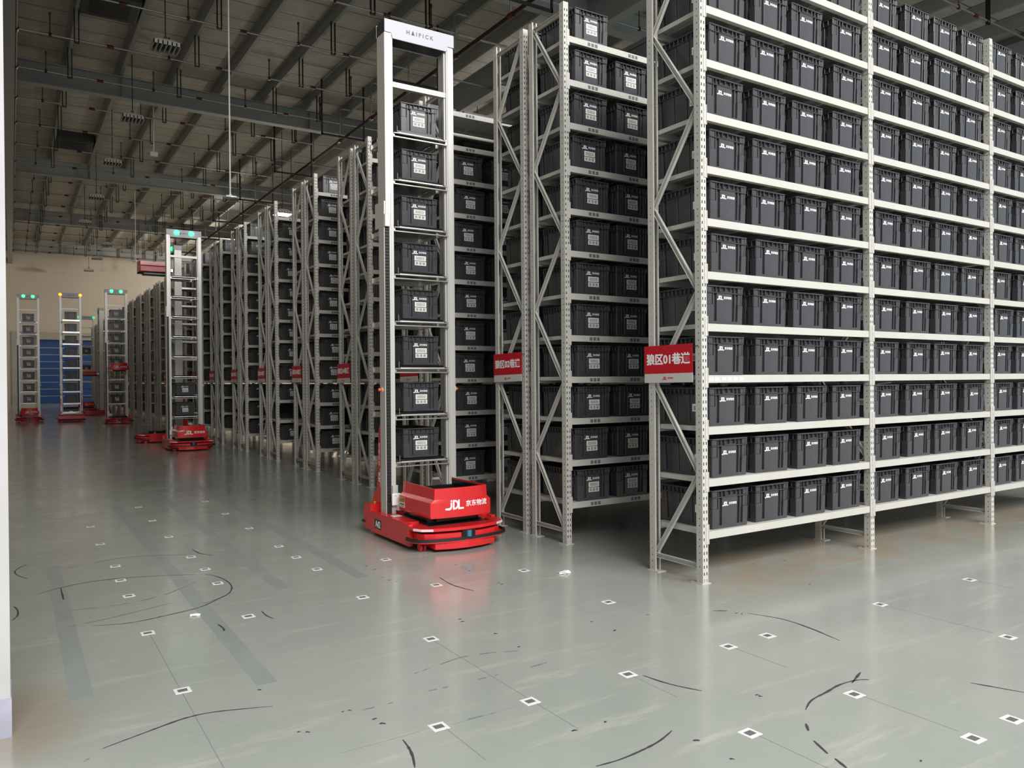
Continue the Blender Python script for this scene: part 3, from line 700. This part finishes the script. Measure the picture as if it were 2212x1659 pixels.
    # header
    mb = MB(); pl = [(-0.372, 4.925), (-0.372, 4.80), (-0.305, 4.80), (-0.290, 4.75), (0.290, 4.75), (0.305, 4.80), (0.372, 4.80), (0.372, 4.925)]
    mb.prism(pl, 1, 0.200, 0.208); mb.prism(pl, 1, 0.392, 0.400); R['header'] = mb.data('header_plate', M['header'], bevel=0.003)
    mb = MB(); mb.box(-0.370, 0.370, 0.208, 0.392, 4.80, 4.915); mb.box(-0.28, 0.28, 0.212, 0.388, 4.755, 4.80); R['headbox'] = mb.data('header_box', M['blackgloss'], bevel=0.003)
    mb = MB(); mb.mesh(text_mesh('H Δ I P I C K', 0.053, 0.0012), T(0.0, 0.1995, 4.845) @ FRONT); R['brand'] = mb.data('header_text', M['paperdark'])
    mb = MB(); mb.mesh(text_mesh('H Δ I P I C K', 0.053, 0.0012), T(0.0, 0.4005, 4.845) @ Matrix.Rotation(PI, 4, 'Z') @ FRONT); R['brand_b'] = mb.data('header_text', M['paperdark'])
    mb = MB(); mb.box(-0.288, 0.288, 0.225, 0.275, 4.30, 4.35); mb.box(-0.288, 0.288, 0.222, 0.225, 4.322, 4.328); R['crossbar'] = mb.data('crossbar', M['alu'], bevel=0.002)
    # tray for one tote (bottom of the tote at z = 0)
    mb = MB(); mb.box(-0.288, 0.288, 0.195, 0.225, -0.078, -0.066); mb.box(-0.288, -0.268, 0.215, 0.40, -0.066, -0.030); mb.box(0.268, 0.288, 0.205, 0.40, -0.066, -0.018)
    mb.tube([(-0.245, 0.21, -0.035), (-0.245, 0.21, 0.035)], 0.004, 6); mb.tube([(-0.282, 0.205, -0.035), (-0.235, 0.205, -0.035)], 0.007, 8); mb.tube([(0.235, 0.205, -0.035), (0.282, 0.205, -0.035)], 0.007, 8)
    mb.box(-0.288, 0.288, 0.76, 0.785, -0.07, -0.012); mb.box(-0.275, -0.255, 0.39, 0.77, -0.06, -0.012); mb.box(0.255, 0.275, 0.39, 0.77, -0.06, -0.012)
    R['tray'] = mb.data('tote_tray', M['steel'], bevel=0.002)
    mb = MB(); mb.tube([(-0.235, 0.205, -0.032), (0.235, 0.205, -0.032)], 0.010, 10); R['roller'] = mb.data('tray_roller', M['chrome'], smooth=True)
    mb = MB(); mb.box(-0.235, 0.235, 0.222, 0.78, -0.022, -0.002); R['pad'] = mb.data('tray_pad', M['blackgloss'])
    for s, nm in ((-1, 'fin_l'), (1, 'fin_r')):
        mb = MB(); mb.prism([(0.385, 0.225), (0.615, 0.225), (0.60, 0.33), (0.56, 0.40), (0.50, 0.42), (0.47, 0.62), (0.455, 0.90), (0.44, 1.02), (0.41, 1.08), (0.385, 1.08)], 0, s * 0.352 - 0.012, s * 0.352 + 0.012)
        R[nm] = mb.data('mast_fin', M['red'], bevel=0.003)
    mb = MB(); mb.mesh(LOGO1, T(-0.3645, 0.425, 0.68) @ LEFT @ Matrix.Rotation(PI / 2, 4, 'Z') @ Matrix.Diagonal((0.085, 0.05, 0.03, 1))); R['fin_logo'] = mb.data('printed_logo', M['ink'])
    mb = MB(); mb.dome((-0.372, 0.28, 1.41), (-1, 0, 0), 0.036, flat=0.7); R['lampbase_l'] = mb.data('lamp_base', M['white'], smooth=True)
    mb = MB(); mb.dome((0.372, 0.28, 1.41), (1, 0, 0), 0.052, flat=0.6); R['lampbase_r'] = mb.data('lamp_base', M['white'], smooth=True)
    mb = MB(); mb.tube([(-0.395, 0.28, 1.41), (-0.43, 0.28, 1.41)], 0.014, 12); R['knob_l'] = mb.data('stop_button', M['button'])
    mb = MB(); mb.tube([(0.400, 0.28, 1.41), (0.425, 0.28, 1.41)], 0.014, 12); R['knob_r'] = mb.data('stop_button', M['button'])
    # fork box, lower lip wider than the upper
    prof = [(0.300, 0.0), (0.305, 0.02), (0.305, 0.135), (0.268, 0.165), (0.262, 0.262)]
    def xo(z): 
        for (xa, za), (xb, zb) in zip(prof, prof[1:]):
            if za <= z <= zb: return xa + (xb - xa) * (z - za) / max(1e-6, zb - za)
        return prof[-1][0]
    mb = MB(); N = 10
    def fy(u): return -0.545 - 0.035 * (1 - u * u)
    # curved front panel with thickness
    vs = []
    for (x, z) in prof:
        for j in range(N + 1): u = -1 + 2 * j / N; vs.append((u * x, fy(u), z))
    k0 = len(vs)
    for (x, z) in prof:
        for j in range(N + 1): u = -1 + 2 * j / N; vs.append((u * (x - 0.006), fy(u) + 0.012, z))
    fs = []; m = N + 1; P = len(prof)
    for i in range(P - 1):
        for j in range(N): fs += [(i * m + j, i * m + j + 1, (i + 1) * m + j + 1, (i + 1) * m + j), (k0 + i * m + j, k0 + (i + 1) * m + j, k0 + (i + 1) * m + j + 1, k0 + i * m + j + 1)]
    for j in range(N): fs += [((P - 1) * m + j, (P - 1) * m + j + 1, k0 + (P - 1) * m + j + 1, k0 + (P - 1) * m + j), (j, k0 + j, k0 + j + 1, j + 1)]
    for i in range(P - 1): fs += [(i * m, (i + 1) * m, k0 + (i + 1) * m, k0 + i * m), (i * m + N, k0 + i * m + N, k0 + (i + 1) * m + N, (i + 1) * m + N)]
    mb.add(vs, fs)
    for s in (-1, 1):
        mb.prism([(s * x, z) for x, z in prof] + [(s * (x - 0.010), z) for x, z in prof[::-1]], 1, -0.546, 0.10)
    R['fork'] = mb.data('fork_cover', M['red'], bevel=0.0015)
    mb = MB(); mb.box(-0.255, 0.255, -0.53, 0.10, 0.004, 0.06); mb.box(-0.25, 0.25, 0.06, 0.10, 0.06, 0.20); mb.box(-0.20, 0.20, -0.46, 0.14, -0.045, 0.004); mb.box(-0.256, -0.250, -0.52, 0.09, 0.06, 0.245); mb.box(0.250, 0.256, -0.52, 0.09, 0.06, 0.245); mb.box(-0.25, 0.25, -0.531, -0.525, 0.06, 0.24); R['forkbase'] = mb.data('fork_base', M['blackgloss'])
    mb = MB(); mb.box(-0.288, 0.288, 0.14, 0.20, 0.02, 0.10); mb.box(-0.06, 0.06, 0.08, 0.14, 0.02, 0.12); R['carriage'] = mb.data('lift_carriage', M['steel'], bevel=0.003)
    # lettering follows the curved panel
    mb = MB(); mb.mesh(LOGO1, T(0.045, -0.583, 0.112) @ FRONT @ Matrix.Diagonal((0.085, 0.085, 0.03, 1)))
    mb.v = [(x, fy(x / 0.305) - 0.0012 + (y + 0.583), z) for x, y, z in mb.v]
    R['fork_logo'] = mb.data('printed_logo', M['ink'])
    mb = MB(); mb.box(-0.3065, -0.3045, -0.02, 0.09, 0.03, 0.075); R['warn_w'] = mb.data('white_sticker', M['paper'])
    mb = MB(); mb.box(-0.3065, -0.3045, -0.02, 0.09, 0.075, 0.128); R['warn_y'] = mb.data('warning_sticker', M['yellow'])
    mb = MB(); mb.prism([(0.083, 0.084), (0.050, 0.084), (0.0665, 0.118)], 0, -0.3072, -0.3065); mb.mesh(text_mesh('注意', 0.036, 0.0008), T(-0.3068, 0.015, 0.102) @ LEFT)
    R['warn_mark'] = mb.data('warning_mark', M['paperdark'])
    mb = MB(); mb.box(-0.3072, -0.3065, -0.01, 0.08, 0.052, 0.066); mb.box(-0.3072, -0.3065, -0.005, 0.075, 0.038, 0.043); R['warn_line'] = mb.data('sticker_text', M['paperdark'])
    mb = MB(); mb.box(-0.4475, -0.4448, 0.20, 0.36, 0.085, 0.175); R['plate'] = mb.data('number_plate', M['blackgloss'])
    mb = MB(); mb.mesh(text_mesh('A42', 0.085, 0.0022, 0.82), T(-0.4478, 0.28, 0.130) @ LEFT); R['plate_text'] = mb.data('plate_text', M['ink'])
    mb = MB(); mb.box(-0.40, -0.31, 0.02, 0.10, 0.232, 0.2335); R['deck_sticker'] = mb.data('deck_sticker', M['paper'])
    mb = MB(); mb.box(-0.29, -0.18, 0.15, 0.21, 0.26, 0.345); R['ctrl'] = mb.data('control_box', M['white'], bevel=0.003)
    def lamps(xs, y, m, nm, sgn):
        mb = MB()
        for x in xs: mb.dome((x, y, 4.855), (0, sgn, 0), 0.058, flat=0.35)
        return mb.data(nm, M[m], smooth=True)
    R['g'] = [lamps((x,), 0.200, 'green', 'signal_lamp', -1) for x in (-0.155, 0.155)]
    R['gc'] = [lamps((x,), 0.186, 'greencore', 'lamp_core', -1) for x in (-0.155, 0.155)]
    R['o'] = [lamps((x,), 0.400, 'orange', 'signal_lamp', 1) for x in (-0.335, 0.335)]
    R['ge'] = [lamps((x,), 0.200, 'green', 'signal_lamp', -1) for x in (-0.335, 0.335)]
    return R
RM = robot_meshes()
TRAYZ = [0.745 + 0.45 * i for i in range(8)]
def robot(x, y, rz, label, totes, who, fork=0.0, lights=None, plate=False, coded=True, group='picking robots'):
    r = thing('picking_robot', label, 'robot', (x, y, 0), rz, group)
    c = put('chassis', RM['chassis'], r)
    for k, nm in (('deck', 'deck_recess'), ('lidar_box', 'sensor_box'), ('strip_l', 'light_strip'), ('strip_r', 'light_strip')): o = put(nm, RM[k], c)
    put('sensor_window', RM['lidar'], c)
    put('bumper', RM['bumper'], r); put('bumper', RM['rear_bumper'], r)
    for wx, wy in ((-0.355, -0.475), (0.355, -0.475), (-0.34, 0.52), (0.34, 0.52)): put('caster_wheel', RM['wheel'], r, (wx, wy, 0))
    for bx, by, bz in ((0.385, -0.27, 0.232), (-0.36, 0.545, 0.292)):
        e = put('emergency_button', RM['btn'], r, (bx, by, bz)); put('button_base', RM['btn_base'], e)
    put('mast_column', RM['col_l'], r); put('mast_column', RM['col_r'], r)
    put('cable_chain', RM['chain'], r); put('chain_cover', RM['cover'], r); put('bracket', RM['bracket'], r)
    o = put('router_box', RM['router'], r); put('router_mark', RM['router_mark'], o)
    h = put('header_plate', RM['header'], r); put('header_text', RM['brand'], h); put('header_text', RM['brand_b'], h); put('header_box', RM['headbox'], r)
    put('crossbar', RM['crossbar'], r)
    for z in TRAYZ:
        t = put('tote_tray', RM['tray'], r, (0, 0, z)); put('tray_roller', RM['roller'], t); put('tray_pad', RM['pad'], t)
    f = put('mast_fin', RM['fin_l'], r); put('printed_logo', RM['fin_logo'], f); put('mast_fin', RM['fin_r'], r)
    put('lamp_base', RM['lampbase_l'], r); put('lamp_base', RM['lampbase_r'], r); put('stop_button', RM['knob_l'], r); put('stop_button', RM['knob_r'], r)
    fk = put('fork_cover', RM['fork'], r, (0, 0, 0.283 + fork)); put('fork_base', RM['forkbase'], fk); put('printed_logo', RM['fork_logo'], fk); put('lift_carriage', RM['carriage'], fk)
    for k, nm in (('warn_w', 'white_sticker'), ('warn_y', 'warning_sticker'), ('warn_mark', 'warning_mark'), ('warn_line', 'sticker_text')): put(nm, RM[k], fk)
    put('control_box', RM['ctrl'], r); put('deck_sticker', RM['deck_sticker'], r)
    if plate: p = put('number_plate', RM['plate'], r); put('plate_text', RM['plate_text'], p)
    if lights:
        for i in range(2):
            o = put('signal_lamp', RM[lights][i], r)
            if lights == 'g': put('lamp_core', RM['gc'][i], o)
    for i in totes:
        ly = 0.235 + TL / 2; ca, sa = math.cos(rz), math.sin(rz)
        tote(x - sa * ly, y + ca * ly, TRAYZ[i] + 0.001, 'grey tote on the %s tray up of the %s' % (ORD[i], who), 'totes carried by the robots', 'coded', rz + random.uniform(-0.012, 0.012))
    return r
robot(3.37, 6.65, 0, 'tall red picking robot with a black A42 plate, nearest the camera', range(8), 'red robot nearest the camera', plate=True)
robot(3.315, 18.62, 0, 'red picking robot with green lamps and only two totes, second nearest the camera', (0, 1), 'green-lit robot second nearest the camera', lights='g')
robot(3.24, 21.3, -PI / 2, 'red picking robot turned sideways, fork raised high, behind the second nearest robot', (), '', fork=3.94, lights='g')
robot(3.29, 31.9, 0, 'far red picking robot beside the rack ends, green lamps, fork at mid mast', [0, 1, 3, 4, 5, 6, 7], 'far robot with mid-mast fork', fork=1.66, lights='g')
robot(1.93, 34.6, PI, 'far red picking robot with orange lamps, seen from behind', range(8), 'far robot with orange lamps')
robot(0.58, 35.3, 0, 'leftmost far red picking robot with green lamps and eight totes', range(8), 'leftmost far robot', lights='g')
robot(3.28, 45.4, 0, 'farthest red picking robot, green lamps showing beside the orange-lit robot', (3, 5), 'farthest robot', lights='ge')
robot(3.20, 40.6, -PI / 2, 'far red picking robot turned sideways, red fork poking out at mid mast', (), '', fork=1.55)
# the orange-lit robot shows its lamps on the rear plate
rob = [o for o in COL.objects if o.get('label', '').startswith('far red picking robot with orange')][0]
for i in range(2): put('signal_lamp', RM['o'][i], rob)

# ------------------------------------------------------------------ stickers and scraps on the floor
mb = MB(); mb.box(-0.037, 0.037, -0.037, 0.037, 0, 0.0012); MK = mb.data('floor_marker', M['paper'])
mb = MB(); mb.box(-0.022, 0.022, -0.018, 0.018, 0.0012, 0.0016); MK2 = mb.data('dark_square', M['paperdark'])
ROWS = [(1.68, [3.335, 3.658]), (2.222, [2.607, 3.335, 4.795]), (3.006, [1.541, 2.018, 2.616, 3.353, 3.681, 4.797, 5.92]), (4.05, [0.686, 2.03, 3.357]), (5.095, [0.672, 1.259, 2.031, 2.601, 3.37]), (6.058, [0.68, 1.277, 2.033, 2.623]), (6.57, [0.682, 2.025, 1.29]), (7.1, [0.70, 1.28, 2.03]), (8.15, [0.68, 1.27, 2.03]), (9.2, [0.68, 1.27, 2.03]), (10.3, [1.27, 2.03])]
for j, (y, xs) in enumerate(ROWS):
    for i, x in enumerate(sorted(xs)):
        o = put('floor_marker', MK, None, (x, y, 0), (0, 0, random.uniform(-0.05, 0.05)))
        tag(o, 'small white square floor sticker, %s from left in the %s row from the camera' % (ORD[i], ORD[j]), 'floor marker', 'white square floor markers'); put('dark_square', MK2, o)
def scrap(x, y, s, label):
    bm = bmesh.new(); bmesh.ops.create_icosphere(bm, subdivisions=2, radius=s)
    rn = random.Random(int(x * 100))
    for v in bm.verts: v.co *= rn.uniform(0.55, 1.2); v.co.z = max(-s * 0.3, v.co.z * 0.45)
    me = bpy.data.meshes.new('plastic_scrap'); bm.to_mesh(me); bm.free(); me.materials.append(M['white'])
    o = put('plastic_scrap', me, None, (x, y, s * 0.3)); o.scale = (1.6, 0.9, 1); tag(o, label, 'scrap')
scrap(3.575, 4.833, 0.035, 'crumpled white plastic scrap on the floor right of the nearest robot')
scrap(0.979, 5.30, 0.022, 'small pale crumb of rubbish on the floor at left')

# ------------------------------------------------------------------ sprinkler pipes, hangers, lamps under the roof
def hook_pts(x, y): return [(x, y, 9.70), (x, y, 10.74), (x + 0.10, y, 10.82), (x + 0.36, y, 10.82), (x + 0.39, y, 10.74)]
PY = [9.9, 12.3, 14.8, 17.45] + [20.16 + 2.75 * i for i in range(16)]
for j, y in enumerate(PY):
    p = thing('sprinkler_pipe', 'thin silver sprinkler pipe under the roof, %s from the front' % ORD[j], 'pipe', (0, y, 0), 0, 'sprinkler branch pipes')
    xe = 9.55
    b = MB(); b.tube([(0.18, 0, 10.3), (xe, 0, 10.3)], 0.026, 8); b.tube([(xe + 0.1, 0, 10.3), (27, 0, 10.3)], 0.028, 8); b.build('pipe_run', 'pipe', p, smooth=True)
    b = MB(); b.tube(hook_pts(xe, 0), 0.026, 8); b.build('riser', 'pipe', p)
    for x in (2.27, 5.0, 7.7, 14.1, 19.9):
        b = MB(); b.tube([(x - 0.08, 0, 10.3), (x + 0.08, 0, 10.3)], 0.042, 10); b.build('coupling', 'couple', p)
    for x in (0.91, 3.7, 6.4, 8.9, 13.4, 16.1, 19.1):
        b = MB(); b.tube([(x, 0, 10.26), (x, 0, 10.35)], 0.04, 8); b.build('tee_fitting', 'couple', p)
        b = MB(); b.tube([(x, 0, 10.33), (x, 0, 10.85)], 0.017, 6); b.tube([(x, 0, 10.80), (x, 0, 10.87)], 0.03, 6); b.build('sprinkler_head', 'rust', p)
    for x in (1.50, 4.42, 7.34, 8.80, 14.64, 20.48):
        b = MB()
        for dx in (-0.05, 0.05): b.box(x + dx - 0.012, x + dx + 0.012, -0.03, 0.03, 10.24, 11.10)
        b.box(x - 0.062, x + 0.062, -0.03, 0.03, 10.22, 10.245); b.build('pipe_hanger', 'hanger', p)
p = thing('sprinkler_main', 'dull red sprinkler main running away above the rack ends', 'pipe', (9.55, 0, 0))
b = MB(); b.tube([(0, 0, 9.70), (0, 60, 9.70)], 0.045, 12); b.build('pipe_run', 'pipered', p, smooth=True)
for y in PY:
    b = MB(); b.tube([(0, y - 0.09, 9.70), (0, y + 0.09, 9.70)], 0.066, 12); b.build('coupling', 'couple', p)
for i in range(8):
    y = 14.0 + 5.45 * i
    p = thing('trapeze_hanger', 'black trapeze hanger under the red main, %s from the front' % ORD[i], 'hanger', (0, y, 0), 0, 'trapeze hangers')
    for x in (8.66, 10.11): b = MB(); b.box(x - 0.022, x + 0.022, -0.022, 0.022, 9.58, 11.40); b.build('drop_rod', 'hanger', p)
    b = MB(); b.box(8.638, 10.132, -0.022, 0.022, 9.58, 9.64); b.build('cross_rail', 'hanger', p)
p = thing('side_main', 'dark sprinkler main along the left wall below the roof', 'pipe', (0.17, 0, 0))
b = MB(); b.tube([(0, 6, 10.3), (0, 60, 10.3)], 0.05, 10); b.build('pipe_run', 'rust', p)
for y in PY:
    b = MB(); b.tube([(0, y - 0.08, 10.3), (0, y + 0.08, 10.3)], 0.08, 10); b.build('coupling', 'couple', p)

def lamp(x, y, z, label, lit=False):
    p = thing('high_bay_lamp', label, 'lamp', (x, y, z), 0, 'high bay lamps')
    b = MB(); w = 0.30
    b.add([(-w, -w, 0.02), (w, -w, 0.02), (w, w, 0.02), (-w, w, 0.02), (-0.13, -0.13, 0.13), (0.13, -0.13, 0.13), (0.13, 0.13, 0.13), (-0.13, 0.13, 0.13)], [(0, 3, 2, 1), (4, 5, 6, 7), (0, 1, 5, 4), (1, 2, 6, 5), (2, 3, 7, 6), (3, 0, 4, 7)])
    b.build('housing', 'lampw', p, bevel=0.01)
    b = MB(); b.box(-w, w, -w, -w + 0.02, -0.07, 0.02); b.box(-w, w, w - 0.02, w, -0.07, 0.02); b.box(-w, -w + 0.02, -w, w, -0.07, 0.02); b.box(w - 0.02, w, -w, w, -0.07, 0.02)
    for i in range(-2, 3): b.box(i * 0.1 - 0.012, i * 0.1 + 0.012, -w, w, -0.07, 0.01)
    b.build('louvre', 'zinc', p)
    b = MB(); b.box(-w + 0.03, w - 0.03, -w + 0.03, w - 0.03, 0.008, 0.018); b.build('diffuser', 'lamplit' if lit else 'vent', p)
    b = MB(); b.tube([(0, 0, 0.13), (0, 0, ZC - z)], 0.012, 6); b.build('suspension_wire', 'hanger', p)
    b = MB(); b.tube([(0, 0, 0.13), (0, 0, 0.22)], 0.04, 10); b.build('ballast', 'rust', p)
    if lit:
        d = bpy.data.lights.new('high_bay_light', 'POINT'); d.energy = lit; d.color = (1.0, 0.90, 0.78); d.shadow_soft_size = 0.25
        o = bpy.data.objects.new('high_bay_light', d); COL.objects.link(o); o.parent = p; o.location = (0, 0, -0.35)
for i, y in enumerate((20.1, 26.1, 31.7, 38.0, 44.3)): lamp(3.17, y, 9.5, 'unlit white high bay lamp over the main aisle, %s from the front' % ORD[i])
for i, y in enumerate((50.7, 56.7, 63.0)): lamp(4.73, y, 9.5, 'unlit white high bay lamp near the far wall, %s from the front' % ORD[i])
lamp(8.84, 30.0, 7.97, 'lit lamp glowing above the racks behind sign 06', 160)
lamp(15.0, 23.2, 10.0, 'lit lamp glowing under the roof left of the top totes at right', 150)
for i, (x, y) in enumerate(((19, 36), (19, 50), (19, 61), (13, 56))): lamp(x, y, 9.5, 'added fill lamp, unseen over the deep racks, %s from the front' % ORD[i], 1000)  # lamps out of view, added to brighten the back of the hall

def access_point(x, y, z, label):
    p = thing('access_point', label, 'access point', (x, y, z), 0, 'ceiling hung access points')
    b = MB(); b.tube([(0, 0, 0.03), (0, 0, ZC - z)], 0.016, 8); b.build('drop_pole', 'lampw', p)
    b = MB(); b.box(-0.11, 0.11, -0.11, 0.11, -0.02, 0.02); b.box(-0.03, 0.03, -0.03, 0.03, 0.02, 0.06); b.build('white_case', 'lampw', p, bevel=0.008)
    b = MB(); b.box(0.0, 0.03, -0.112, -0.11, -0.015, 0.0); b.build('status_light', 'bluelight', p)
access_point(4.04, 17.55, 5.5, 'white wireless box on a long pole hanging before the rack tops')
access_point(4.95, 40.2, 7.15, 'white wireless box on a long pole ending just above the raised red fork')
p = thing('junction_box', 'small white box on a short rod hanging from the roof', 'box', (4.27, 29.7, 9.4))
b = MB(); b.box(-0.12, 0.12, -0.06, 0.06, 0, 0.14); b.build('case', 'lampw', p, bevel=0.006)
b = MB(); b.tube([(0, 0, 0.14), (0, 0, ZC - 9.4)], 0.018, 8); b.build('rod', 'lampw', p)
for i, (x, y) in enumerate(((2.22, 22.3), (2.22, 36.0))):
    p = thing('roof_vent', 'dark square vent box between the roof purlins, %s' % ('nearer of two' if i == 0 else 'farther of two'), 'vent', (x, y, 0), 0, 'roof vents')
    b = MB(); b.box(-0.66, 0.66, -0.7, 0.7, 11.05, 11.42); b.build('vent_box', 'vent', p, bevel=0.02)
    b = MB(); b.box(-0.45, 0.45, -0.5, 0.5, 11.035, 11.05); b.build('grille', 'hanger', p)
print('TOTES', n_tote, 'OBJECTS', len(COL.objects))
